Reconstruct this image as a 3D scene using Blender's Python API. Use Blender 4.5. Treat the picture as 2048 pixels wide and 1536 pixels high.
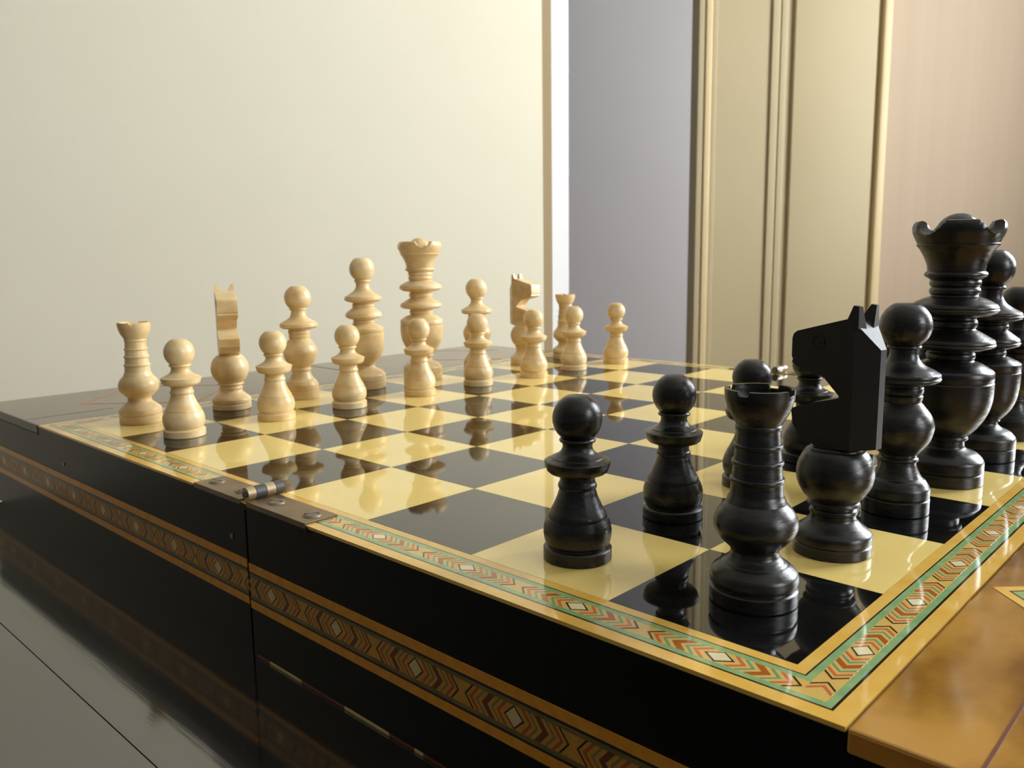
import bpy, bmesh, math, random
from mathutils import Matrix, Vector
random.seed(7)
for o in list(bpy.data.objects): bpy.data.objects.remove(o)
scene = bpy.context.scene
COL = scene.collection

# ------------------------------------------------------------------ units
S = 0.05                      # one chess square in metres
TABLE_Z = 0.75                # table top above the floor
BH = 1.165                    # height of the closed-up box halves, in squares
Z0 = TABLE_Z + BH * S         # world height of the playing surface
def W(x, y, z=0.0): return Vector((x * S, y * S, Z0 + z * S))

# ------------------------------------------------------------------ camera
CAMP = W(-1.41567, 3.25282, 1.73863)
RIGHT = Vector((-0.72872105, -0.68469757, -0.01244483))
DOWN = Vector((-0.09515739, 0.11923856, -0.98829512))
FWD = Vector((0.67816717, -0.71900723, -0.15204568))
cam = bpy.data.cameras.new('camera')
camo = bpy.data.objects.new('camera', cam); COL.objects.link(camo)
m = Matrix.Identity(4)
for i in range(3):
    m[i][0] = RIGHT[i]; m[i][1] = -DOWN[i]; m[i][2] = -FWD[i]; m[i][3] = CAMP[i]
camo.matrix_world = m
cam.sensor_fit = 'HORIZONTAL'; cam.sensor_width = 36.0; cam.lens = 1670.63 / 2048 * 36.0
cam.clip_start = 0.005; cam.clip_end = 60
cam.dof.use_dof = True; cam.dof.focus_distance = 0.245; cam.dof.aperture_fstop = 40
scene.camera = camo

# room frame: rx = metres to the right of the camera, d = metres ahead of it
FH = Vector((FWD.x, FWD.y, 0)).normalized()
RH = Vector((FH.y, -FH.x, 0))
def RM(rx, d, z): return Vector((CAMP.x, CAMP.y, 0)) + RH * rx + FH * d + Vector((0, 0, z))
def rxpx(u, d): return (u - 1024) / 1670.63 * 0.988 * d

# ------------------------------------------------------------------ world, light, exposure
world = bpy.data.worlds.new('world'); scene.world = world; world.use_nodes = True
bg = world.node_tree.nodes['Background']
bg.inputs[0].default_value = (0.80, 0.88, 1.0, 1); bg.inputs[1].default_value = 0.09
scene.view_settings.view_transform = 'Standard'
scene.view_settings.look = 'None'
scene.view_settings.exposure = 0.07
scene.view_settings.gamma = 1.0
scene.view_settings.use_curve_mapping = False

RW = 1.62                      # right wall distance
WIN = [(0.62, 1.62, 0.98, 2.20), (-1.35, -0.45, 0.98, 2.20)]   # d0, d1, z0, z1
WPOW = [88.0, 40.0]
for (d0, d1, z0, z1), p in zip(WIN, WPOW):
    l = bpy.data.lights.new('window_daylight', 'AREA'); l.shape = 'RECTANGLE'
    l.size = d1 - d0; l.size_y = z1 - z0; l.energy = p; l.color = (0.92, 0.965, 1.0)
    lo = bpy.data.objects.new('window_daylight', l); COL.objects.link(lo)
    x_ = FH; z_ = RH; y_ = z_.cross(x_)
    mm = Matrix.Identity(4); c = RM(RW + 0.14, (d0 + d1) / 2, (z0 + z1) / 2)
    for i in range(3):
        mm[i][0] = x_[i]; mm[i][1] = y_[i]; mm[i][2] = z_[i]; mm[i][3] = c[i]
    lo.matrix_world = mm

# added fill light brightening the passage wall, out of view behind the door wall
l = bpy.data.lights.new('passage_fill_light', 'AREA'); l.shape = 'RECTANGLE'; l.size = 0.7; l.size_y = 1.4; l.energy = 100; l.color = (0.88, 0.93, 1.0)
lo = bpy.data.objects.new('passage_fill_light', l); COL.objects.link(lo)
mm = Matrix.Identity(4); c = RM(2.35, 2.64, 1.5)
z_ = -(RH * -1.0 + FH * 0.02).normalized(); x_ = Vector((0, 0, 1)).cross(z_).normalized(); y_ = z_.cross(x_)
for i in range(3):
    mm[i][0] = x_[i]; mm[i][1] = y_[i]; mm[i][2] = z_[i]; mm[i][3] = c[i]
lo.matrix_world = mm

# ------------------------------------------------------------------ materials
MATS = {}
def mat(name, col, rough=0.5, ior=1.5, col2=None, nscale=8.0, stretch=(1, 1, 1), bump=0.0, bscale=60.0,
        bstretch=(1, 1, 1), metal=0.0, coat=0.0, rough2=None, ramp=(0.35, 0.65), sss=0.0, objrand=0.0, detail=4.0, spec=0.5, coatior=1.5):
    if name in MATS: return MATS[name]
    ma = bpy.data.materials.new(name); ma.use_nodes = True; MATS[name] = ma
    nt = ma.node_tree; N = nt.nodes; L = nt.links; b = N['Principled BSDF']
    b.inputs['Base Color'].default_value = (*col, 1); b.inputs['Roughness'].default_value = rough
    b.inputs['IOR'].default_value = ior; b.inputs['Metallic'].default_value = metal
    b.inputs['Specular IOR Level'].default_value = spec
    b.inputs['Coat Weight'].default_value = coat; b.inputs['Coat Roughness'].default_value = 0.03; b.inputs['Coat IOR'].default_value = coatior
    if sss:
        b.inputs['Subsurface Weight'].default_value = sss
        b.inputs['Subsurface Radius'].default_value = (1.0, 0.5, 0.2); b.inputs['Subsurface Scale'].default_value = 0.004
    tc = N.new('ShaderNodeTexCoord')
    def noise(scale, st, det=detail):
        mp = N.new('ShaderNodeMapping'); mp.inputs['Scale'].default_value = st
        L.new(tc.outputs['Object'], mp.inputs['Vector'])
        if objrand:
            oi = N.new('ShaderNodeObjectInfo'); vm = N.new('ShaderNodeVectorMath'); vm.operation = 'SCALE'
            cx = N.new('ShaderNodeCombineXYZ'); L.new(oi.outputs['Random'], cx.inputs[0]); L.new(oi.outputs['Random'], cx.inputs[2])
            vm.inputs['Scale'].default_value = objrand; L.new(cx.outputs[0], vm.inputs[0]); L.new(vm.outputs[0], mp.inputs['Location'])
        n = N.new('ShaderNodeTexNoise'); n.inputs['Scale'].default_value = scale; n.inputs['Detail'].default_value = det
        L.new(mp.outputs[0], n.inputs['Vector']); return n
    if col2 is not None:
        n = noise(nscale, stretch); r = N.new('ShaderNodeValToRGB')
        r.color_ramp.elements[0].position = ramp[0]; r.color_ramp.elements[1].position = ramp[1]
        r.color_ramp.elements[0].color = (*col, 1); r.color_ramp.elements[1].color = (*col2, 1)
        L.new(n.outputs['Fac'], r.inputs['Fac']); L.new(r.outputs['Color'], b.inputs['Base Color'])
    if rough2 is not None:
        n = noise(bscale, bstretch); mr = N.new('ShaderNodeMapRange')
        mr.inputs['From Min'].default_value = 0.3; mr.inputs['From Max'].default_value = 0.7
        mr.inputs['To Min'].default_value = rough; mr.inputs['To Max'].default_value = rough2
        L.new(n.outputs['Fac'], mr.inputs['Value']); L.new(mr.outputs[0], b.inputs['Roughness'])
    if bump:
        n = noise(bscale, bstretch, 3.0); bp = N.new('ShaderNodeBump'); bp.inputs['Strength'].default_value = bump
        bp.inputs['Distance'].default_value = 0.001
        L.new(n.outputs['Fac'], bp.inputs['Height']); L.new(bp.outputs[0], b.inputs['Normal'])
    return ma

M_black = mat('black_stained_wood', (0.006, 0.0055, 0.0055), 0.24, 1.5, (0.011, 0.0098, 0.009), 90, (1, 1, 4), bump=0.13, bscale=230, bstretch=(1, 1, 3.5), rough2=0.40, objrand=5)
M_blackm = mat('black_stained_wood_matt', (0.007, 0.0065, 0.006), 0.50, 1.45, (0.011, 0.0095, 0.008), 120, (0.3, 1, 4), bump=0.04, bscale=700, bstretch=(0.3, 1, 5))
M_boxw = mat('boxwood', (0.62, 0.41, 0.165), 0.32, 1.5, (0.80, 0.62, 0.35), 70, (1, 1, 2.2), bump=0.05, bscale=700, bstretch=(1, 1, 4), sss=0.12, objrand=9, ramp=(0.3, 0.7))
LQ = dict(ior=1.7)
M_light = mat('cream_square', (0.84, 0.625, 0.205), 0.035, col2=(0.86, 0.66, 0.235), nscale=30, **LQ)
M_dark = mat('black_square', (0.006, 0.006, 0.006), 0.035, **LQ)
M_yel = mat('yellow_stringing', (0.74, 0.42, 0.075), 0.06, col2=(0.77, 0.49, 0.12), nscale=120, stretch=(1, 1, 1), **LQ)
M_bed = mat('pale_inlay_bed', (0.66, 0.43, 0.12), 0.06, **LQ)
M_green = mat('green_inlay', (0.20, 0.36, 0.155), 0.06, col2=(0.30, 0.43, 0.19), nscale=200, **LQ)
M_teal = mat('teal_inlay', (0.13, 0.33, 0.20), 0.06, **LQ)
M_red = mat('red_inlay', (0.60, 0.15, 0.055), 0.06, **LQ)
M_brown = mat('brown_inlay', (0.38, 0.115, 0.02), 0.06, **LQ)
M_ink = mat('dark_inlay', (0.025, 0.014, 0.008), 0.06, **LQ)
M_ivory = mat('ivory_inlay', (0.74, 0.64, 0.40), 0.06, **LQ)
M_ebony = mat('black_box_wood', (0.002, 0.0018, 0.0016), 0.34, 1.30, (0.0035, 0.003, 0.0025), 200, (0.1, 1, 1), bump=0.04, bscale=500, bstretch=(0.1, 1, 1))
M_orange = mat('orange_side_stringing', (0.62, 0.235, 0.012), 0.35, col2=(0.70, 0.30, 0.022), nscale=300)
M_olive = mat('olive_side_inlay', (0.20, 0.13, 0.03), 0.35, col2=(0.12, 0.09, 0.03), nscale=900, stretch=(0.2, 1, 1))
M_sbed = mat('side_inlay_bed', (0.56, 0.26, 0.025), 0.35, col2=(0.45, 0.23, 0.03), nscale=400)
M_sred = mat('shaded_red_inlay', (0.38, 0.07, 0.012), 0.35)  # side red, green, brown: top inlay colours darkened, shade put into the colour
M_sgrn = mat('shaded_green_inlay', (0.20, 0.15, 0.04), 0.35)
M_sbrn = mat('shaded_brown_inlay', (0.14, 0.035, 0.01), 0.35)
M_sink = mat('side_dark_inlay', (0.014, 0.009, 0.006), 0.35)
M_sivo = mat('side_ivory_inlay', (0.62, 0.46, 0.20), 0.35)
M_lid = mat('walnut_burl', (0.20, 0.085, 0.010), 0.12, 1.5, (0.46, 0.235, 0.045), 34, (1, 0.6, 1), detail=6, ramp=(0.36, 0.56))
M_lidb = mat('dark_walnut', (0.085, 0.052, 0.026), 0.12, 1.55, (0.14, 0.085, 0.04), 34, (1, 0.3, 1))
M_lidbs = mat('dark_lid_edge', (0.022, 0.018, 0.015), 0.3, 1.45)
M_lidside = mat('lid_edge_wood', (0.42, 0.15, 0.014), 0.3, 1.5, (0.52, 0.22, 0.025), 60, (1, 1, 6))
M_brass = mat('aged_bronze_plate', (0.30, 0.215, 0.13), 0.38, col2=(0.20, 0.145, 0.095), nscale=60, metal=0.85, bump=0.05, bscale=300)
M_brassb = mat('bright_brass', (0.50, 0.40, 0.26), 0.36, metal=1.0)
M_steel = mat('dull_steel', (0.11, 0.11, 0.11), 0.4, metal=0.8)
M_screw = mat('screw_metal', (0.27, 0.225, 0.165), 0.42, metal=0.9)
M_table = mat('black_lacquered_table', (0.004, 0.0035, 0.003), 0.07, 2.5, (0.006, 0.005, 0.004), 14, (0.08, 1, 1), bump=0.05, bscale=160, bstretch=(0.06, 1, 1), rough2=0.13)
M_cream = mat('cream_wall_paint', (0.545, 0.505, 0.393), 0.85, col2=(0.525, 0.486, 0.375), nscale=2.2, bump=0.12, bscale=420, bstretch=(1, 1, 0.25))
M_tan = mat('tan_edge_paint', (0.44, 0.33, 0.19), 0.7, col2=(0.42, 0.32, 0.18), nscale=5)
M_white = mat('lit_jamb_white', (0.60, 0.595, 0.58), 0.7, col2=(0.575, 0.57, 0.56), nscale=3)  # white tone carries the bright light falling on the jamb
M_grey = mat('grey_blue_wall_paint', (0.50, 0.50, 0.52), 0.85, col2=(0.48, 0.48, 0.50), nscale=2)
M_door = mat('beige_door_paint', (0.385, 0.31, 0.175), 0.6, col2=(0.37, 0.298, 0.168), nscale=3)
M_ridge = mat('yellow_moulding_paint', (0.56, 0.435, 0.235), 0.5, col2=(0.54, 0.42, 0.225), nscale=6)
M_pink = mat('pinkish_striped_panel', (0.40, 0.305, 0.21), 0.75, col2=(0.42, 0.322, 0.225), nscale=55, stretch=(1, 1, 0.008), ramp=(0.3, 0.7), detail=6)
M_floor = mat('brown_floor', (0.22, 0.13, 0.07), 0.4, col2=(0.28, 0.17, 0.09), nscale=6, stretch=(0.2, 2, 1))
M_ceil = mat('ceiling_paint', (0.70, 0.68, 0.62), 0.9)
M_frame = mat('white_window_frame', (0.75, 0.75, 0.73), 0.5)

# ------------------------------------------------------------------ mesh helpers
def link(name, bm, ma, parent=None, loc=None, smooth=None):
    me = bpy.data.meshes.new(name)
    bmesh.ops.recalc_face_normals(bm, faces=bm.faces[:])
    if smooth is not None:
        for f in bm.faces: f.smooth = True
    bm.to_mesh(me); bm.free()
    if smooth is not None: me.set_sharp_from_angle(angle=math.radians(smooth))
    me.materials.append(ma)
    o = bpy.data.objects.new(name, me); COL.objects.link(o)
    if parent is not None: o.parent = parent
    if loc is not None: o.location = loc
    return o
def use(name, me, parent, loc=(0, 0, 0), rotz=0.0, rot=None):
    o = bpy.data.objects.new(name, me); COL.objects.link(o); o.parent = parent; o.location = loc
    o.rotation_euler = rot if rot is not None else (0, 0, rotz)
    return o
def add_box(bm, a, b):
    vs = [bm.verts.new((x, y, z)) for x in (a[0], b[0]) for y in (a[1], b[1]) for z in (a[2], b[2])]
    for f in ((0, 1, 3, 2), (4, 6, 7, 5), (0, 4, 5, 1), (2, 3, 7, 6), (0, 2, 6, 4), (1, 5, 7, 3)):
        bm.faces.new([vs[i] for i in f])
    return vs
def box(a, b, bevel=0.0, seg=2):
    bm = bmesh.new(); add_box(bm, a, b)
    if bevel: bmesh.ops.bevel(bm, geom=bm.edges[:], offset=bevel, segments=seg, affect='EDGES', profile=0.5)
    return bm
def add_prism(bm, pts, z0, z1):
    lo = [bm.verts.new((x, y, z0)) for x, y in pts]; hi = [bm.verts.new((x, y, z1)) for x, y in pts]
    bm.faces.new(lo[::-1]); bm.faces.new(hi)
    n = len(pts)
    for i in range(n): bm.faces.new((lo[i], lo[(i + 1) % n], hi[(i + 1) % n], hi[i]))
def add_cyl(bm, c, axis, r, h, seg=20):
    mt = {'x': Matrix.Rotation(math.pi / 2, 4, 'Y'), 'y': Matrix.Rotation(math.pi / 2, 4, 'X'), 'z': Matrix.Identity(4)}[axis]
    bmesh.ops.create_cone(bm, cap_ends=True, segments=seg, radius1=r, radius2=r, depth=h, matrix=Matrix.Translation(c) @ mt)
def structure(o): o['kind'] = 'structure'; return o
def thing(name, label, cat, loc, rotz=0.0, group=None):
    o = bpy.data.objects.new(name, None); COL.objects.link(o); o.empty_display_size = 0.01
    o.location = loc; o.rotation_euler = (0, 0, rotz); o['label'] = label; o['category'] = cat
    if group: o['group'] = group
    return o

# ------------------------------------------------------------------ room
def room_quad_box(name, p0, p1, thick, z0, z1, ma, side=1, parent=None):
    """upright slab from plan point p0 to p1 (rx, d); thickness grows to the side away from the room"""
    a = RM(p0[0], p0[1], 0); b = RM(p1[0], p1[1], 0); t = (b - a).normalized(); n = Vector((-t.y, t.x, 0)) * side * thick
    bm = bmesh.new(); pts = [(v.x, v.y) for v in (a, b, b + n, a + n)]
    add_prism(bm, pts, z0, z1)
    return link(name, bm, ma, parent)
ZC = 2.6
DD = 2.2                                   # door plane distance
EDGE = (rxpx(1090, 1.9), 1.9)
# floor and ceiling
for nm, z0, z1, ma in (('floor', -0.05, 0.0, M_floor), ('ceiling', ZC, ZC + 0.05, M_ceil)):
    bm = bmesh.new(); add_prism(bm, [(RM(*p, 0).x, RM(*p, 0).y) for p in ((-3.6, -2.4), (RW + 0.12, -2.4), (RW + 0.12, 2.3), (2.7, 2.3), (2.7, 3.3), (-3.6, 3.3))], z0, z1)
    structure(link(nm, bm, ma))
# cream wall on the left, running back towards the camera
slope = Vector((-1.25, -1.0)); k = 2.6
wl = room_quad_box('wall_left', EDGE, (EDGE[0] + slope.x * k, EDGE[1] + slope.y * k), 0.10, 0, ZC, M_cream, side=-1)
structure(wl)
# tan edge bead and jamb beyond it, its bright light put into a white colour
structure(room_quad_box('trim_1', (rxpx(1090, 1.905), 1.905), (rxpx(1108, 1.905), 1.905), 0.04, 0, ZC, M_tan, side=1))
structure(room_quad_box('trim_2', (rxpx(1106, 2.0), 1.98), (rxpx(1141, 2.03), 2.03), 0.05, 0, ZC, M_white, side=1))
# grey wall of the passage behind
structure(room_quad_box('wall_passage', (-1.6, 3.0), (2.6, 3.0), 0.1, 0, ZC, M_grey, side=1))
# door wall: pinkish panelling on the right, door with stiles and mouldings on the left
structure(room_quad_box('wall_back', (rxpx(1752, DD), DD + 0.02), (RW, DD + 0.02), 0.1, 0, ZC, M_pink, side=1))
dw = structure(room_quad_box('door_1', (rxpx(1392, DD), DD), (rxpx(1756, DD), DD), 0.08, 0, ZC, M_door, side=1))
def rib(name, u0, u1, proud, ma, d=DD, parent=dw, rnd=True):
    a = RM(rxpx(u0, d), d - proud, 0); b = RM(rxpx(u1, d), d - proud, 0); t = FH * (proud + 0.005)
    bm = bmesh.new(); add_prism(bm, [(v.x, v.y) for v in (a, b, b + t, a + t)], 0, ZC)
    if rnd:
        es = [e for e in bm.edges if abs(e.verts[0].co.z - e.verts[1].co.z) > 1]
        bmesh.ops.bevel(bm, geom=es, offset=min(proud, (b - a).length) * 0.42, segments=4, affect='EDGES', profile=0.5)
    return link(name, bm, ma, parent, smooth=40)
rib('casing', 1391, 1404, 0.006, M_door)
rib('bead', 1404, 1418, 0.010, M_ridge)
rib('casing', 1418, 1428, 0.005, M_door)
rib('stile_lip', 1532, 1548, 0.007, M_door)
rib('bead', 1549, 1562, 0.007, M_door)
rib('stile', 1574, 1735, 0.011, M_door)
rib('bead', 1743, 1761, 0.015, M_ridge)
# right wall with two window openings, built from piers, sills and heads
def pier(nm, d0, d1, z0, z1): return room_quad_box(nm, (RW, d0), (RW, d1), 0.12, z0, z1, M_cream, side=-1)
wr = structure(pier('wall_right', WIN[0][1], 2.32, 0, ZC))
for d0, d1, z0, z1 in ((WIN[1][1], WIN[0][0], 0, ZC), (-2.4, WIN[1][0], 0, ZC), (WIN[0][0], WIN[0][1], 0, WIN[0][2]), (WIN[0][0], WIN[0][1], WIN[0][3], ZC),
                       (WIN[1][0], WIN[1][1], 0, WIN[1][2]), (WIN[1][0], WIN[1][1], WIN[1][3], ZC)):
    o = pier('wall_section', d0, d1, z0, z1); o.parent = wr
for i, (d0, d1, z0, z1) in enumerate(WIN):
    wf = structure(room_quad_box('window_%d' % (i + 1), (RW - 0.02, d0 - 0.03), (RW - 0.02, d1 + 0.03), 0.02, z0 - 0.05, z0, M_frame, side=-1))
    for a, b, c, e in ((d0, d0 + 0.05, z0, z1), (d1 - 0.05, d1, z0, z1), (d0, d1, z1 - 0.05, z1), (d0, d1, z0, z0 + 0.05), ((d0 + d1) / 2 - 0.03, (d0 + d1) / 2 + 0.03, z0, z1), (d0, d1, (z0 + z1) / 2 + 0.17, (z0 + z1) / 2 + 0.20)):
        room_quad_box('window_bar', (RW + 0.05, a), (RW + 0.05, b), 0.03, c, e, M_frame, side=-1, parent=wf)

# ------------------------------------------------------------------ table
T = thing('table', 'black glossy lacquered table under the chess board', 'table', (0, 0, TABLE_Z))
for a, b in (((-9, -10.2), (9.95, 1.4455)), ((-9, 1.4485), (9.95, 6.0))):
    link('table_leaf', box((a[0] * S, a[1] * S, -0.03), (b[0] * S, b[1] * S, 0), 0.0002), M_table, T)
link('apron', box((-8 * S, -9 * S, -0.09), (8.8 * S, 5 * S, -0.0305)), M_table, T)
for x in (-8.2, 9.2):
    for y in (-9.4, 5.2):
        link('leg', box((x * S - 0.025, y * S - 0.025, -TABLE_Z), (x * S + 0.025, y * S + 0.025, -0.0305), 0.003), M_table, T)

# ------------------------------------------------------------------ chess board
B = thing('chess_board', 'folding wooden chess board box with inlaid borders, cream and black squares', 'chess board', W(0, 0, 0))
TH = 0.02
EN = 2.40                                    # outer end of the box beyond the first square
BW = 0.34                                    # border width
def s3(v): return tuple(c * S for c in v)
def mirror_x(pts): return [(8 - x, y) for x, y in pts]
sq_me = {}
for nm, ma in (('l', M_light), ('d', M_dark)):
    bm = box((-0.499 * S, -0.499 * S, -TH * S), (0.499 * S, 0.499 * S, 0), 0.0)
    me = bpy.data.meshes.new('square'); bmesh.ops.recalc_face_normals(bm, faces=bm.faces[:]); bm.to_mesh(me); bm.free(); me.materials.append(ma); sq_me[nm] = me
def flat_mesh(name, pts, z0, z1, ma):
    bm = bmesh.new(); add_prism(bm, pts, z0, z1); me = bpy.data.meshes.new(name)
    bmesh.ops.recalc_face_normals(bm, faces=bm.faces[:]); bm.to_mesh(me); bm.free(); me.materials.append(ma); return me
H = 0.053 * S
PT = 0.0010 * S
def chev(u, t, a=0.058, h=H, k=1.0):
    u, t, a = u * S * k, t * S * k, a * S * k
    return [(u, -h), (u + t, -h), (u + t + a, 0), (u + t, h), (u, h), (u + a, 0)]
CH = [(0.049, 0.021, 'r'), (0.096, 0.016, 'g'), (0.140, 0.042, 'b'), (0.212, 0.016, 'g'), (0.258, 0.021, 'r'), (0.304, 0.013, 'k')]
TOPM = dict(r=M_red, g=M_teal, b=M_brown, k=M_ink, i=M_ivory); SIDM = dict(r=M_sred, g=M_sgrn, b=M_sbrn, k=M_sink, i=M_sivo)
def cell_meshes(MM, h, k):
    out = [('inlay_chevron', flat_mesh('inlay_chevron', chev(u, t, h=h, k=k), 0, PT, MM[c])) for u, t, c in CH]
    d1, d2 = 0.074 * S * k, 0.059 * S * k
    od = flat_mesh('inlay_diamond_outline', [(-d1, 0), (0, -h), (d1, 0), (0, h)], 0, PT * 0.8, MM['k'])
    idm = flat_mesh('inlay_diamond', [(-d2, 0), (0, -h * 0.84), (d2, 0), (0, h * 0.84)], 0, PT * 1.3, MM['i'])
    return out, od, idm
CELL_T = cell_meshes(TOPM, H, 1.0); CELL_E = cell_meshes(TOPM, H, 0.71 / 0.795); CELL_S = cell_meshes(SIDM, 0.068 * S, 0.785 / 0.795)
def place_cell(cell, parent, loc, basis):
    """basis: 3x3 with columns u, v, normal"""
    ch, od, idm = cell
    e0 = basis.to_euler(); e1 = (basis @ Matrix.Rotation(math.pi, 3, 'Z')).to_euler()
    for nm, me in ch:
        use(nm, me, parent, loc, rot=e0); use(nm, me, parent, loc, rot=e1)
    use('inlay_diamond_outline', od, parent, loc, rot=e0); use('inlay_diamond', idm, parent, loc, rot=e0)
def stuff_cells(name, cell, parent, places):
    """many cells joined to one mesh (too small to pick apart)"""
    bm = bmesh.new(); mats = []
    ch, od, idm = cell
    for loc, basis in places:
        for me, rr in [(m_, r_) for _, m_ in ch for r_ in (0, 1)] + [(od, 0), (idm, 0)]:
            M4 = Matrix.Translation(loc) @ (basis @ (Matrix.Rotation(math.pi, 3, 'Z') if rr else Matrix.Identity(3))).to_4x4()
            if me.materials[0] not in mats: mats.append(me.materials[0])
            nv, nf = len(bm.verts), len(bm.faces)
            bm.from_mesh(me); bm.verts.ensure_lookup_table(); bm.faces.ensure_lookup_table()
            bmesh.ops.transform(bm, matrix=M4, verts=bm.verts[nv:])
            for f in bm.faces[nf:]: f.material_index = mats.index(me.materials[0])
    me = bpy.data.meshes.new(name); bm.to_mesh(me); bm.free()
    for a in mats: me.materials.append(a)
    o = use(name, me, parent); o['kind'] = 'stuff'; return o
BX = Matrix(((1, 0, 0), (0, 1, 0), (0, 0, 1)))                   # along x, face up
BY = Matrix(((0, -1, 0), (1, 0, 0), (0, 0, 1)))                  # along y, face up
BSIDE = Matrix(((-1, 0, 0), (0, 0, 1), (0, 1, 0)))               # along x, face +y
BSIDE_R = Matrix(((1, 0, 0), (0, 0, -1), (0, 1, 0)))             # face -y
halves = []
for far in (0, 1):
    fx = (lambda x: 8 - x) if far else (lambda x: x)
    def bxx(x0, x1): a, b = fx(x0), fx(x1); return (min(a, b), max(a, b))
    JX = 3.988
    bm = bmesh.new()
    x0, x1 = bxx(-EN, JX); add_box(bm, s3((x0, -8 - BW, -BH)), s3((x1, BW, -0.105)))
    x0, x1 = bxx(-BW, JX); add_box(bm, s3((x0, -8 - BW, -0.105)), s3((x1, BW, -TH)))
    hb = link('box_half', bm, M_ebony, B); halves.append(hb)
    # squares
    for i in range(4):
        for j in range(8):
            X = i + (4 if far else 0)
            use('square', sq_me['d' if (X + j) % 2 == 0 else 'l'], hb, s3((X + 0.5, -(j + 0.5), 0)))
    # mitred border lines, U shaped around the three outer sides
    def uline(name, v0, v1, ma, z0=-TH, z1=0.0):
        pts = [(JX, v0), (JX, v1), (-v1, v1), (-v1, -8 - v1), (JX, -8 - v1), (JX, -8 - v0), (-v0, -8 - v0), (-v0, v0)]
        if far: pts = mirror_x(pts)
        bm = bmesh.new(); P = [(x * S, y * S) for x, y in pts]
        for q in ((0, 1, 2, 7), (7, 2, 3, 6), (6, 3, 4, 5)): add_prism(bm, [P[i] for i in q], z0 * S, z1 * S)
        return link(name, bm, ma, hb)
    uline('border_line', 0.002, 0.062, M_yel); uline('border_line', 0.062, 0.070, M_ink); uline('border_line', 0.070, 0.104, M_green)
    uline('border_bed', 0.104, 0.216, M_bed)
    uline('border_line', 0.216, 0.250, M_green); uline('border_line', 0.250, 0.262, M_ink); uline('border_line', 0.262, BW, M_yel)
    zt = 0.0
    side_pl, end_pl = [], []
    for k in range(5):
        x = 0.28 + 0.795 * k
        loc = Vector(s3((fx(x), 0.16, 0))) + Vector((0, 0, zt))
        if not (far and k == 4): place_cell(CELL_T, hb, loc, BX)
        side_pl.append((Vector(s3((fx(x), -8.16, 0))) + Vector((0, 0, zt)), BX))
    for k in range(12):
        loc = Vector(s3((fx(-0.16), -0.307 - 0.7 * k, 0))) + Vector((0, 0, zt))
        if k < 4 and not far: place_cell(CELL_E, hb, loc, BY)
        else: end_pl.append((loc, BY))
    if not far:                                  # cut-off chevrons in the near mitred corner
        loc = Vector(s3((-0.16, 0.393, 0))) + Vector((0, 0, zt)); e1 = (BY @ Matrix.Rotation(math.pi, 3, 'Z')).to_euler()
        for nm, me in CELL_E[0][4:]: use(nm, me, hb, loc, rot=e1)
    stuff_cells('border_marquetry', CELL_E, hb, end_pl + side_pl)
    # band of marquetry along both long side faces
    zo = 0.008 if far else -0.012
    x0, x1 = bxx(-EN, JX)
    for sgn, y in ((1, BW), (-1, -8 - BW)):
        def sline(name, za, zb, ma, pr):
            ya, yb = (y - 0.01, y + pr) if sgn > 0 else (y - pr, y + 0.01)
            return link(name, box(s3((x0, ya, zb + zo)), s3((x1, yb, za + zo))), ma, hb)
        sline('side_line', -0.440, -0.502, M_orange, 0.006); sline('side_line', -0.502, -0.518, M_sink, 0.005); sline('side_line', -0.518, -0.542, M_olive, 0.005)
        sline('side_bed', -0.542, -0.682, M_sbed, 0.002)
        sline('side_line', -0.682, -0.706, M_olive, 0.005); sline('side_line', -0.706, -0.722, M_sink, 0.005); sline('side_line', -0.722, -0.783, M_orange, 0.006)
    near_x = [3.70 - 0.785 * k for k in range(8)]; far_x = [4.466 + 0.745 * k for k in range(8)]
    rest = []
    for k, x in enumerate(far_x if far else near_x):
        loc = Vector(s3((x, BW + 0.0021, -0.612 + zo)))
        if x > 8 - JX + EN + 8 or x < -EN + 0.3: continue
        if k < 5: place_cell(CELL_S, hb, loc, BSIDE)
        else: rest.append((loc, BSIDE))
    stuff_cells('side_marquetry', CELL_S, hb, rest)
    # nails in the black side
    for x, z in (((7.66, -0.32), (4.22, -0.30)) if far else ()):
        bm = bmesh.new(); add_cyl(bm, s3((x, BW + 0.001, z)), 'y', 0.022 * S, 0.01 * S, 12); link('nail', bm, M_screw, hb)
# slotted bottom trim of the near half: ivory and brown lengths
trim = [(3.94, 3.77, 0), (3.77, 3.36, 1), (3.36, 2.86, 0), (2.86, 2.40, 1), (2.40, 2.16, 0), (2.16, 2.08, 1), (2.08, 1.82, 0), (1.82, 1.45, 1), (1.45, 0.9, 0), (0.9, 0.5, 1), (0.5, -0.1, 0), (-0.1, -0.5, 1), (-0.5, -1.1, 0), (-1.1, -1.5, 1)]
for a, b, iv in trim:
    link('foot_trim', box(s3((b, BW - 0.02, -BH + 0.002)), s3((a, BW + 0.006, -BH + 0.020))), M_sivo if iv else M_sbrn, halves[0])
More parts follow.
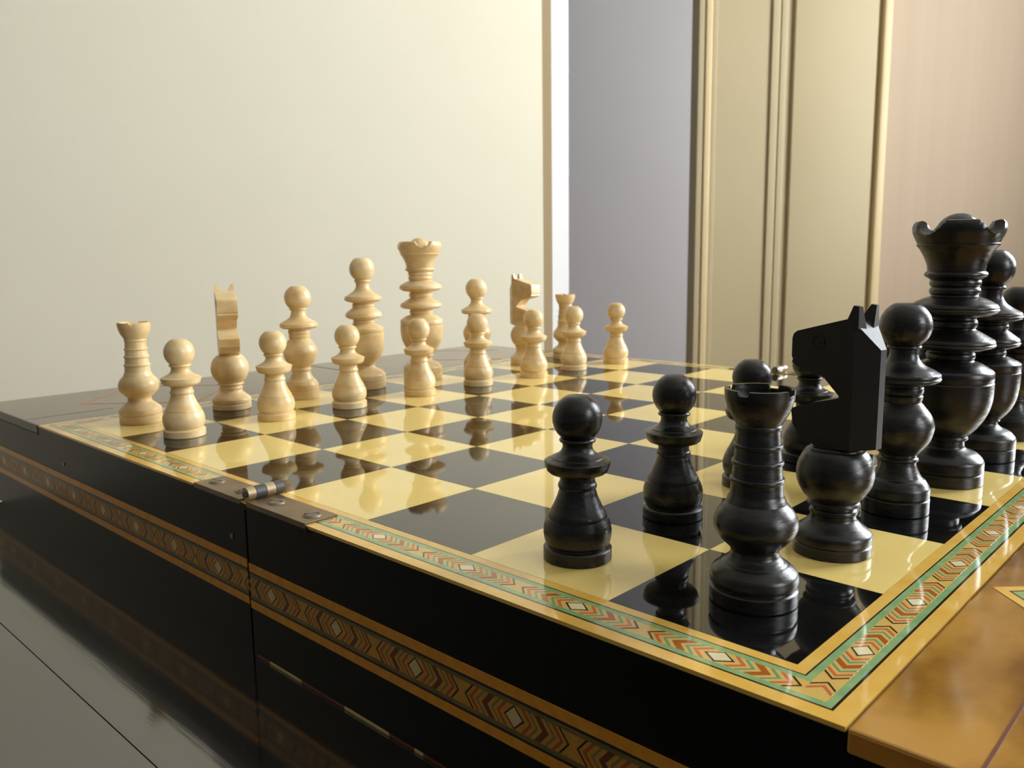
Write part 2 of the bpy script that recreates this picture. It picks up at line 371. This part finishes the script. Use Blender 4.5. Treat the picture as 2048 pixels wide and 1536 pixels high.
# end lids (two per end) with diamond marquetry
def ring_diamond(cx, cy, r0, r1, z0, z1):
    bm = bmesh.new()
    o = [(cx + r0, cy), (cx, cy + r0), (cx - r0, cy), (cx, cy - r0)]; i_ = [(cx + r1, cy), (cx, cy + r1), (cx - r1, cy), (cx, cy - r1)]
    for k in range(4):
        q = [o[k], o[(k + 1) % 4], i_[(k + 1) % 4], i_[k]]; add_prism(bm, [(x * S, y * S) for x, y in q], z0 * S, z1 * S)
    return bm
for far in (0, 1):
    fx = (lambda x: 8 - x) if far else (lambda x: x)
    for ya, yb, dcs in ((BW + 0.004, -4.325, (-1.458, -3.55)), (-4.345, -8 - BW - 0.004, (-5.25, -6.9))):
        a, b = sorted((fx(-EN - 0.01), fx(-BW - 0.008)))
        lid = link('lid', box(s3((a, yb, -0.10)), s3((b, ya, 0.0)), 0.012 * S, 2), M_lidb if far else M_lid, B)
        for e in (ya, yb):
            if abs(e - BW) < 0.1 or abs(e + 8 + BW) < 0.1:
                sg = 1 if e > 0 else -1
                y0, y1 = sorted((e, e + sg * 0.003))
                link('lid_edge', box(s3((a + 0.015, y0, -0.092)), s3((b - 0.015, y1, -0.012))), M_lidbs if far else M_lidside, lid)
        for cy in dcs:
            cx = fx(-1.39)
            if abs(cy + 3.55) < 0.01 or abs(cy + 5.25) < 0.01: continue
            R0 = 1.0
            for r0, r1, ma in ((R0, R0 - (0.05 if far else 0.075), M_lidside if far else M_yel), (R0 - 0.075, R0 - 0.09, M_ink), (R0 - 0.09, R0 - 0.17, M_green), (R0 - 0.17, R0 - 0.23, M_bed), (R0 - 0.23, R0 - 0.27, M_red), (R0 - 0.27, R0 - 0.40, M_bed))[:1 if far else 6]:
                link('lid_diamond_line', ring_diamond(cx, cy, r0, r1, 0.0005, 0.0025), ma, lid)
        x_ = fx(-0.785)
        if ya > 0:
            link('veneer_line', box(s3((x_ - 0.007, -0.62, 0.0005)), s3((x_ + 0.007, ya - 0.02, 0.0015))), M_sbrn, lid)
# hinges
for side in (0, 1):
    def sy(v): return v if side == 0 else -8 - v
    def by(v0, v1): a, b = sy(v0), sy(v1); return (min(a, b), max(a, b))
    y0, y1 = by(0.085, 0.346)
    pl = link('hinge', box(s3((3.215, y0, -0.003)), s3((3.965, y1, 0.014)), 0.004 * S), M_brass, B)
    link('hinge_plate', box(s3((4.06, y0, -0.004)), s3((4.77, y1, 0.014)), 0.004 * S), M_brass, pl)
    link('hinge_bed', box(s3((3.19, *by(BW, BW + 0.006)[:1], -0.05)), s3((4.80, by(BW, BW + 0.006)[1], -0.012))), M_ebony, pl)
    for xa, xb in ((3.215, 3.965), (4.06, 4.77)):
        la, lb = by(0.3405, 0.347); link('hinge_lip', box(s3((xa, la, -0.024)), s3((xb, lb, 0.013))), M_brass, pl)
    segs = [(0.325, 0.262, 0), (0.258, 0.178, 1), (0.174, 0.102, 0), (0.098, 0.03, 1)]
    for a, b, kd in segs:
        bm = bmesh.new(); c0, c1 = by(a, b); add_cyl(bm, s3((4.01, (c0 + c1) / 2, 0.052)), 'y', 0.052 * S, (c1 - c0) * S, 24)
        link('hinge_knuckle', bm, M_steel if kd else M_brassb, pl, smooth=40)
    bm = bmesh.new(); c0, c1 = by(0.335, 0.02); add_cyl(bm, s3((4.01, (c0 + c1) / 2, 0.052)), 'y', 0.022 * S, (c1 - c0) * S, 12)
    link('hinge_pin', bm, M_steel, pl, smooth=40)
    for x in (3.33, 3.78, 4.24, 4.64):
        bm = bmesh.new()
        prof = [(0.066, 0), (0.060, 0.009), (0.040, 0.015), (0.0, 0.017)]
        rings = []
        for r, z in prof[:-1]: rings.append([bm.verts.new((r * S * math.cos(t), r * S * math.sin(t), z * S)) for t in [2 * math.pi * q / 20 for q in range(20)]])
        top = bm.verts.new((0, 0, 0.017 * S))
        for a, b in zip(rings, rings[1:]):
            for q in range(20): bm.faces.new((a[q], a[(q + 1) % 20], b[(q + 1) % 20], b[q]))
        for q in range(20): bm.faces.new((rings[-1][q], rings[-1][(q + 1) % 20], top))
        bm.faces.new(rings[0])
        sc = link('screw', bm, M_screw, pl, s3((x, sy(0.215), 0.014)), smooth=50)
        # slot, a dark bar across the head
        ang = random.uniform(0, 3.1)
        bar = bmesh.new(); add_box(bar, s3((-0.05, -0.006, 0.008)), s3((0.05, 0.006, 0.0178))); bmesh.ops.rotate(bar, verts=bar.verts[:], cent=(0, 0, 0), matrix=Matrix.Rotation(ang, 3, 'Z'))
        ob = link('screw_slot', bar, M_ink, pl, s3((x, sy(0.215), 0.014)))

# ------------------------------------------------------------------ chess pieces: turned parts
def smooth_profile(pts, sub=5):
    """pts: (r, z) smooth or (r, z, 1) corner -> denser list by Catmull-Rom between corners"""
    out = []; n = len(pts)
    cor = [len(p) > 2 or i in (0, n - 1) for i, p in enumerate(pts)]
    for i in range(n - 1):
        p1, p2 = pts[i], pts[i + 1]
        out.append((p1[0], p1[1]))
        if cor[i] and cor[i + 1]: continue
        p0 = pts[i - 1] if not cor[i] else p1
        p3 = pts[i + 2] if not cor[i + 1] else p2
        for s in range(1, sub):
            t = s / sub; q = []
            for c in (0, 1):
                q.append(0.5 * (2 * p1[c] + (p2[c] - p0[c]) * t + (2 * p0[c] - 5 * p1[c] + 4 * p2[c] - p3[c]) * t * t + (3 * p1[c] - p0[c] - 3 * p2[c] + p3[c]) * t ** 3))
            out.append((max(q[0], 0), q[1]))
    out.append((pts[-1][0], pts[-1][1])); return out
def ball(cz, r, z0, z1, n=16):
    a0 = math.asin(max(-1, min(1, (z0 - cz) / r))); a1 = math.asin(max(-1, min(1, (z1 - cz) / r)))
    return [(r * math.cos(a0 + (a1 - a0) * i / n), cz + r * math.sin(a0 + (a1 - a0) * i / n)) for i in range(n + 1)]
def lathe(prof, seg=64, notch=None, rim=(), cutz=None):
    """closed lathe mesh; notch(theta) -> drop in z for the profile indices in rim"""
    bm = bmesh.new(); rings = []
    for idx, (r, z) in enumerate(prof):
        if r < 1e-5: rings.append(bm.verts.new((0, 0, z * S))); continue
        ring = []
        for q in range(seg):
            t = 2 * math.pi * q / seg
            zz = z - (notch(t) if (notch and idx in rim) else 0)
            if cutz: zz = min(zz, cutz(t))
            ring.append(bm.verts.new((r * S * math.cos(t), r * S * math.sin(t), zz * S)))
        rings.append(ring)
    for a, b in zip(rings, rings[1:]):
        if isinstance(a, list) and isinstance(b, list):
            for q in range(seg): bm.faces.new((a[q], a[(q + 1) % seg], b[(q + 1) % seg], b[q]))
        elif isinstance(a, list):
            for q in range(seg): bm.faces.new((a[q], a[(q + 1) % seg], b))
        elif isinstance(b, list):
            for q in range(seg): bm.faces.new((a, b[(q + 1) % seg], b[q]))
    if isinstance(rings[0], list): bm.faces.new(rings[0][::-1])
    if isinstance(rings[-1], list): bm.faces.new(rings[-1])
    return bm
def to_mesh(name, bm, smooth=38):
    me = bpy.data.meshes.new(name); bmesh.ops.recalc_face_normals(bm, faces=bm.faces[:])
    for f in bm.faces: f.smooth = True
    bm.to_mesh(me); bm.free(); me.set_sharp_from_angle(angle=math.radians(smooth)); return me
C = 1
def part(name, pts, **k): return (name, to_mesh(name, lathe(smooth_profile(pts), **k)))
def rawpart(name, prof, **k): return (name, to_mesh(name, lathe(prof, **k)))
def cut(th0, width):                          # square notch
    def f(t):
        for a in th0:
            d = abs((t - a + math.pi) % (2 * math.pi) - math.pi)
            if d < width: return 1.0
        return 0.0
    return f
PAWN = [part('base', [(0.193, 0, C), (0.198, 0.006, C), (0.198, 0.066, C), (0.190, 0.074, C), (0.176, 0.080, C), (0.176, 0.088, C)]),
        part('body', [(0.176, 0.086, C), (0.188, 0.105), (0.195, 0.135), (0.197, 0.168), (0.192, 0.205), (0.177, 0.245, C), (0.171, 0.247, C), (0.171, 0.253, C), (0.166, 0.269), (0.142, 0.313), (0.118, 0.367), (0.108, 0.400), (0.103, 0.414, C), (0.110, 0.422), (0.112, 0.433), (0.110, 0.443), (0.104, 0.452, C), (0.101, 0.462), (0.101, 0.488, C)]),
        part('collar', [(0.101, 0.487, C), (0.116, 0.497, C), (0.160, 0.509, C), (0.175, 0.522, C), (0.185, 0.552, C), (0.190, 0.577, C), (0.183, 0.582, C), (0.165, 0.589), (0.150, 0.596, C), (0.148, 0.600, C), (0.125, 0.610), (0.101, 0.627), (0.088, 0.648), (0.085, 0.668), (0.090, 0.686, C), (0.101, 0.689), (0.104, 0.697), (0.100, 0.706), (0.094, 0.711, C)]),
        rawpart('head', ball(0.822, 0.143, 0.713, 0.951, 22))]
ROOK = [part('base', [(0.213, 0, C), (0.218, 0.006, C), (0.218, 0.072, C), (0.208, 0.080, C), (0.208, 0.094, C), (0.217, 0.101), (0.219, 0.122), (0.215, 0.148, C), (0.205, 0.164), (0.175, 0.191), (0.160, 0.200, C), (0.155, 0.206, C), (0.138, 0.219), (0.121, 0.240), (0.118, 0.262, C)]),
        part('bulb', [(0.118, 0.260, C), (0.121, 0.274, C), (0.134, 0.288), (0.169, 0.322), (0.197, 0.360), (0.206, 0.403), (0.197, 0.446), (0.173, 0.483), (0.147, 0.511, C)]),
        part('tower', [(0.147, 0.509, C), (0.139, 0.536, C), (0.131, 0.546, C), (0.129, 0.560, C), (0.126, 0.612, C), (0.133, 0.620), (0.133, 0.634), (0.123, 0.641, C), (0.118, 0.700, C), (0.126, 0.708), (0.126, 0.722), (0.116, 0.728, C), (0.111, 0.783, C), (0.119, 0.791), (0.119, 0.805), (0.110, 0.811, C), (0.106, 0.862, C), (0.106, 0.878, C), (0.112, 0.884), (0.112, 0.897), (0.107, 0.906, C)]),
        rawpart('battlement', [(0.107, 0.904), (0.121, 0.926), (0.134, 0.947), (0.144, 0.966), (0.152, 0.985), (0.158, 1.004), (0.163, 1.022), (0.166, 1.040), (0.168, 1.060), (0.168, 1.083), (0.148, 1.083), (0.146, 1.042), (0.0, 1.036)], seg=120,
                notch=lambda t, f=cut([0.35 + k * math.pi / 2 for k in range(4)], 0.15): 0.042 * f(t), rim=(9, 10))]
KB = [part('base', [(0.215, 0, C), (0.220, 0.006, C), (0.220, 0.058, C), (0.212, 0.066, C), (0.219, 0.076, C), (0.220, 0.107), (0.214, 0.126, C), (0.195, 0.145), (0.155, 0.176), (0.130, 0.205), (0.127, 0.232, C), (0.134, 0.240), (0.132, 0.256), (0.122, 0.268, C), (0.122, 0.276, C), (0.146, 0.288), (0.146, 0.300), (0.138, 0.312, C)]),
      part('bulb', [(0.138, 0.310, C), (0.172, 0.348), (0.203, 0.406), (0.215, 0.465), (0.208, 0.523), (0.183, 0.581), (0.162, 0.609, C), (0.148, 0.613, C), (0.142, 0.626), (0.115, 0.636), (0.104, 0.648, C), (0.104, 0.66, C)])]
BISHOP = [part('base', [(0.205, 0, C), (0.210, 0.006, C), (0.210, 0.098, C), (0.203, 0.105, C), (0.209, 0.113, C), (0.208, 0.165), (0.202, 0.182, C), (0.178, 0.220), (0.160, 0.236, C), (0.154, 0.240, C), (0.134, 0.275), (0.116, 0.320), (0.114, 0.345, C), (0.126, 0.354), (0.126, 0.370), (0.116, 0.380, C), (0.116, 0.400, C)]),
          part('bulb', [(0.116, 0.398, C), (0.128, 0.404), (0.150, 0.432), (0.184, 0.482), (0.205, 0.543), (0.210, 0.599), (0.189, 0.662), (0.152, 0.712), (0.130, 0.740, C)]),
          part('neck', [(0.130, 0.738, C), (0.122, 0.748, C), (0.128, 0.765), (0.132, 0.790, C), (0.122, 0.800, C), (0.132, 0.812), (0.134, 0.838), (0.128, 0.852, C), (0.128, 0.868, C)]),
          part('collar', [(0.128, 0.866, C), (0.200, 0.876, C), (0.228, 0.894, C), (0.234, 0.906), (0.226, 0.918, C), (0.232, 0.924), (0.228, 0.938, C), (0.190, 0.962), (0.140, 0.988), (0.104, 1.020), (0.088, 1.062), (0.087, 1.098, C), (0.102, 1.104), (0.106, 1.114), (0.100, 1.124), (0.092, 1.130, C)]),
          rawpart('head', ball(1.252, 0.162, 1.118, 1.398, 22))]
QUEEN = [part('base', [(0.258, 0, C), (0.264, 0.006, C), (0.264, 0.098, C), (0.256, 0.104, C), (0.263, 0.111, C), (0.262, 0.170), (0.255, 0.190, C), (0.215, 0.232), (0.150, 0.262), (0.122, 0.290), (0.118, 0.312, C)]),
         part('cup', [(0.118, 0.310, C), (0.135, 0.322, C), (0.135, 0.332, C), (0.166, 0.366), (0.210, 0.428), (0.242, 0.512), (0.257, 0.618), (0.261, 0.700), (0.261, 0.735, C), (0.253, 0.742, C), (0.259, 0.750, C), (0.258, 0.804, C), (0.250, 0.812, C), (0.205, 0.838), (0.142, 0.866, C)]),
         part('ring', [(0.142, 0.864, C), (0.134, 0.872, C), (0.144, 0.884), (0.142, 0.902), (0.134, 0.912, C), (0.134, 0.922, C)]),
         part('collar', [(0.134, 0.920, C), (0.200, 0.936, C), (0.236, 0.956, C), (0.243, 0.972), (0.234, 0.984, C), (0.238, 0.992), (0.230, 1.012, C), (0.177, 1.052), (0.138, 1.082, C), (0.146, 1.094), (0.146, 1.118), (0.136, 1.130, C), (0.136, 1.142, C)]),
         part('collar', [(0.136, 1.140, C), (0.205, 1.158, C), (0.242, 1.176, C), (0.249, 1.192), (0.240, 1.204, C), (0.242, 1.212), (0.232, 1.228, C), (0.177, 1.258), (0.118, 1.302), (0.090, 1.352), (0.088, 1.408, C), (0.104, 1.416), (0.107, 1.430), (0.100, 1.442), (0.093, 1.448, C)]),
         rawpart('head', ball(1.585, 0.166, 1.447, 1.733, 22))]
def crown_notch(t):
    s = 0.0
    for k in range(4):
        d = abs((t - (0.62 + k * math.pi / 2) + math.pi) % (2 * math.pi) - math.pi)
        s = max(s, max(0.0, math.cos(min(d / 0.43, 1.0) * math.pi / 2)) ** 0.8)
    return s
_cr = [(0.192, 1.583), (0.197, 1.630), (0.210, 1.667), (0.228, 1.704), (0.245, 1.735), (0.260, 1.757), (0.270, 1.764), (0.275, 1.772), (0.275, 1.780), (0.270, 1.786), (0.284, 1.815), (0.298, 1.845), (0.307, 1.872), (0.309, 1.897), (0.303, 1.925), (0.288, 1.945), (0.262, 1.950), (0.235, 1.938), (0.205, 1.880), (0.190, 1.855), (0.0, 1.850)]
KING = [part('base', [(0.270, 0, C), (0.276, 0.006, C), (0.276, 0.086, C), (0.268, 0.093, C), (0.276, 0.102, C), (0.275, 0.165), (0.268, 0.185, C), (0.225, 0.228), (0.170, 0.252), (0.140, 0.270), (0.134, 0.305), (0.134, 0.326, C)]),
        part('cup', [(0.134, 0.324, C), (0.154, 0.332), (0.156, 0.348), (0.150, 0.360, C), (0.160, 0.368), (0.205, 0.418), (0.252, 0.493), (0.285, 0.572), (0.301, 0.660), (0.303, 0.765, C), (0.295, 0.774, C), (0.301, 0.784, C), (0.300, 0.842, C), (0.288, 0.858, C), (0.225, 0.898), (0.166, 0.922, C)]),
        part('ring', [(0.166, 0.920, C), (0.154, 0.932, C), (0.164, 0.946), (0.166, 0.970), (0.156, 0.990, C), (0.156, 1.002, C)]),
        part('collar', [(0.156, 1.000, C), (0.240, 1.012, C), (0.284, 1.030, C), (0.296, 1.044), (0.288, 1.056, C), (0.292, 1.064), (0.282, 1.084, C), (0.215, 1.124), (0.156, 1.158, C), (0.152, 1.166, C), (0.164, 1.182), (0.166, 1.212), (0.156, 1.232, C), (0.156, 1.248, C)]),
        part('collar', [(0.156, 1.246, C), (0.245, 1.260, C), (0.290, 1.284, C), (0.302, 1.300), (0.294, 1.314, C), (0.297, 1.322), (0.282, 1.344, C), (0.215, 1.380), (0.160, 1.402, C), (0.156, 1.410, C), (0.168, 1.424), (0.171, 1.446), (0.164, 1.462, C), (0.158, 1.470, C), (0.170, 1.484), (0.172, 1.506), (0.166, 1.520, C), (0.184, 1.534, C), (0.204, 1.546), (0.211, 1.560), (0.205, 1.574), (0.192, 1.585, C)]),
        rawpart('crown', _cr, seg=128, cutz=lambda t: 1.96 - 0.115 * crown_notch(t)),
        rawpart('dome', [(0.160, 1.84)] + ball(1.842, 0.160, 1.850, 2.0019, 18))]
# horse head: profile (u forward, z), flat cheeks, chamfered mane, two ears, drilled eyes
def horse_head():
    bm = bmesh.new(); T2 = 0.112; UC = -0.141
    prof = [(-0.141, 0.636), (0.065, 0.633), (0.165, 0.673), (0.218, 0.742), (0.232, 0.834), (0.10, 0.884), (-0.040, 0.920), (-0.066, 0.930), (-0.060, 0.945), (-0.018, 0.985), (0.028, 1.032), (0.060, 1.047), (0.140, 1.066), (0.205, 1.084), (0.237, 1.108), (0.231, 1.124), (0.240, 1.142), (0.240, 1.245), (0.232, 1.272), (0.209, 1.290), (-0.095, 1.371), (-0.141, 1.352)]
    L = [bm.verts.new((u * S, T2 * S, z * S)) for u, z in prof]; R = [bm.verts.new((u * S, -T2 * S, z * S)) for u, z in prof]
    n = len(prof)
    from mathutils.geometry import tessellate_polygon
    for tri in tessellate_polygon([[Vector((u, z, 0)) for u, z in prof]]):
        bm.faces.new([L[i] for i in tri]); bm.faces.new([R[i] for i in reversed(tri)])
    for i in range(n - 1): bm.faces.new((L[i], R[i], R[i + 1], L[i + 1]))
    b = 0.030
    q = [bm.verts.new((-0.252 * S, w * S, z * S)) for w, z in ((b, 0.652), (-b, 0.652), (-b, 1.205), (b, 1.205))]
    bm.faces.new((L[0], q[0], q[1], R[0])); bm.faces.new((R[0], q[1], q[2], R[-1])); bm.faces.new((q[0], L[0], L[-1], q[3]))
    bm.faces.new((q[0], q[3], q[2], q[1])); bm.faces.new((L[-1], R[-1], q[2], q[3]))
    return to_mesh('head', bm, 20)
def horse_ear(sg):
    bm = bmesh.new()
    base = [(-0.092, 0.030), (-0.092, 0.112), (-0.160, 0.110), (-0.168, 0.034)]
    bz = [1.362, 1.362, 1.318, 1.308]
    lo = [bm.verts.new((u * S, sg * w * S, z * S)) for (u, w), z in zip(base, bz)]
    tip = [(-0.128, 0.074), (-0.125, 0.108), (-0.156, 0.106), (-0.160, 0.074)]
    hi = [bm.verts.new((u * S, sg * w * S, (1.446 if i < 2 else 1.440) * S)) for i, (u, w) in enumerate(tip)]
    bm.faces.new(lo); bm.faces.new(hi)
    for i in range(4): bm.faces.new((lo[i], lo[(i + 1) % 4], hi[(i + 1) % 4], hi[i]))
    return to_mesh('ear', bm, 20)
def horse_eye(sg):
    bm = bmesh.new(); u0, z0, w0 = 0.072, 1.235, 0.112
    for r0, r1, h in ((0.040, 0.033, 0.005), (0.016, 0.0, 0.006)):
        seg = 24
        ro = [bm.verts.new(((u0 + r0 * math.cos(t)) * S, sg * (w0 - 0.002) * S, (z0 + r0 * math.sin(t)) * S)) for t in [2 * math.pi * q / seg for q in range(seg)]]
        rm = [bm.verts.new(((u0 + (r0 * .6 + r1 * .4) * math.cos(t)) * S, sg * (w0 + h) * S, (z0 + (r0 * .6 + r1 * .4) * math.sin(t)) * S)) for t in [2 * math.pi * q / seg for q in range(seg)]]
        for q in range(seg): bm.faces.new((ro[q], ro[(q + 1) % seg], rm[(q + 1) % seg], rm[q]))
        if r1 > 0:
            ri = [bm.verts.new(((u0 + r1 * math.cos(t)) * S, sg * (w0 - 0.002) * S, (z0 + r1 * math.sin(t)) * S)) for t in [2 * math.pi * q / seg for q in range(seg)]]
            for q in range(seg): bm.faces.new((rm[q], rm[(q + 1) % seg], ri[(q + 1) % seg], ri[q]))
        else: bm.faces.new(rm)
    return to_mesh('eye', bm, 40)
KNIGHT = KB + [('head', horse_head()), ('ear', horse_ear(1)), ('ear', horse_ear(-1)), ('eye', horse_eye(1)), ('eye', horse_eye(-1))]
KIND = dict(pawn=PAWN, rook=ROOK, knight=KNIGHT, bishop=BISHOP, queen=QUEEN, king=KING)
MESHES = {}
def piece(kind, colour, x, y, rot, label, sc=1.0):
    grp = ('black' if colour == 'b' else 'boxwood') + (' pawns' if kind == 'pawn' else ' back row pieces')
    t = thing('chess_' + kind, label, 'chess piece', W(x, y, 0.0008), rot, grp)
    t.scale = (sc, sc, sc)
    for i, (nm, me) in enumerate(KIND[kind]):
        key = (kind, i, colour)
        if key not in MESHES:
            mc = me.copy(); mc.materials.append((M_blackm if (kind == 'knight' and i > 1) else M_black) if colour == 'b' else M_boxw); MESHES[key] = mc
        use(nm, MESHES[key], t)
    return t
rad = math.radians
# pale side, back row from the left of the photograph to the right
piece('rook', 'w', 7.652, -0.477, rad(40), 'pale boxwood rook at the left end of the pale back row, by the corner')
piece('knight', 'w', 7.654, -1.545, rad(156), 'pale boxwood knight facing the camera, ears forming a V, beside left rook')
piece('bishop', 'w', 7.65, -2.50, 0, 'pale boxwood bishop with ball top, left of the two tall pale pieces')
piece('queen', 'w', 7.68, -3.52, 0, 'tall pale boxwood piece with ball top above two wide collars and a cup body')
piece('king', 'w', 7.705, -4.55, rad(205), 'tallest pale boxwood piece with notched crown and dome on top')
piece('bishop', 'w', 7.65, -5.60, 0, 'pale boxwood bishop right of the crowned pale piece, its lower half behind a pawn')
piece('knight', 'w', 7.62, -6.62, rad(186), 'pale boxwood knight seen in profile with its muzzle to the right')
piece('rook', 'w', 7.62, -7.66, rad(10), 'pale boxwood rook at the right end of the pale back row, partly behind a pawn')
wp = [(6.589, -0.456, 'first pale boxwood pawn from the left, right in front of the left pale rook'),
      (6.657, -1.533, 'second pale boxwood pawn from the left, in front of the left pale bishop'),
      (6.628, -2.486, 'third pale boxwood pawn from the left, in front of the tall ball-topped pale piece'),
      (6.651, -3.591, 'fourth pale boxwood pawn from the left, in front of the crowned pale piece'),
      (6.645, -4.627, 'fifth pale boxwood pawn from the left, in front of the right pale bishop'),
      (6.582, -5.693, 'sixth pale boxwood pawn from the left, in front of the pale knight in profile'),
      (6.603, -6.632, 'seventh pale boxwood pawn from the left, overlapping the right pale rook'),
      (6.581, -7.684, 'eighth pale boxwood pawn, rightmost and alone against the grey wall')]
for x, y, l in wp: piece('pawn', 'w', x, y, random.uniform(0, 6), l, 1.015)
# black side, nearest to the camera
piece('rook', 'b', 0.467, -0.508, rad(-20), 'black rook standing on the nearest corner square')
piece('knight', 'b', 0.457, -1.454, rad(-8), 'black knight with horse head facing left beside the black corner rook')
piece('bishop', 'b', 0.455, -2.50, 0, 'black bishop with ball top half hidden behind the black knight')
piece('king', 'b', 0.45, -3.50, rad(30), 'tallest black piece with notched crown and dome on top')
piece('queen', 'b', 0.45, -4.50, 0, 'tall black piece with ball top just behind the black crowned piece')
piece('bishop', 'b', 0.45, -5.50, 0, 'black bishop cut off by the right edge of the photograph')
piece('knight', 'b', 0.45, -6.50, 0, 'black knight beyond the last black bishop, past the right edge')
piece('rook', 'b', 0.45, -7.50, 0, 'black rook on the far right corner square, past the right edge')
bp = [(1.508, -0.384, 'nearest black pawn, on the cream square by the inlaid side border'),
      (1.518, -1.409, 'second black pawn from the left, on a black square left of the corner rook'),
      (1.50, -2.44, 'third black pawn, its ball head showing above the black corner rook'),
      (1.50, -3.45, 'fourth black pawn, seen through the mouth gap of the black knight'),
      (1.50, -4.45, 'fifth black pawn, hidden behind the black knight'),
      (1.50, -5.45, 'sixth black pawn, hidden behind the near black bishop'),
      (1.50, -6.45, 'seventh black pawn, peeping out left of the black crowned piece'),
      (1.50, -7.45, 'eighth black pawn, hidden behind the black crowned piece')]
for x, y, l in bp: piece('pawn', 'b', x, y, random.uniform(0, 6), l)
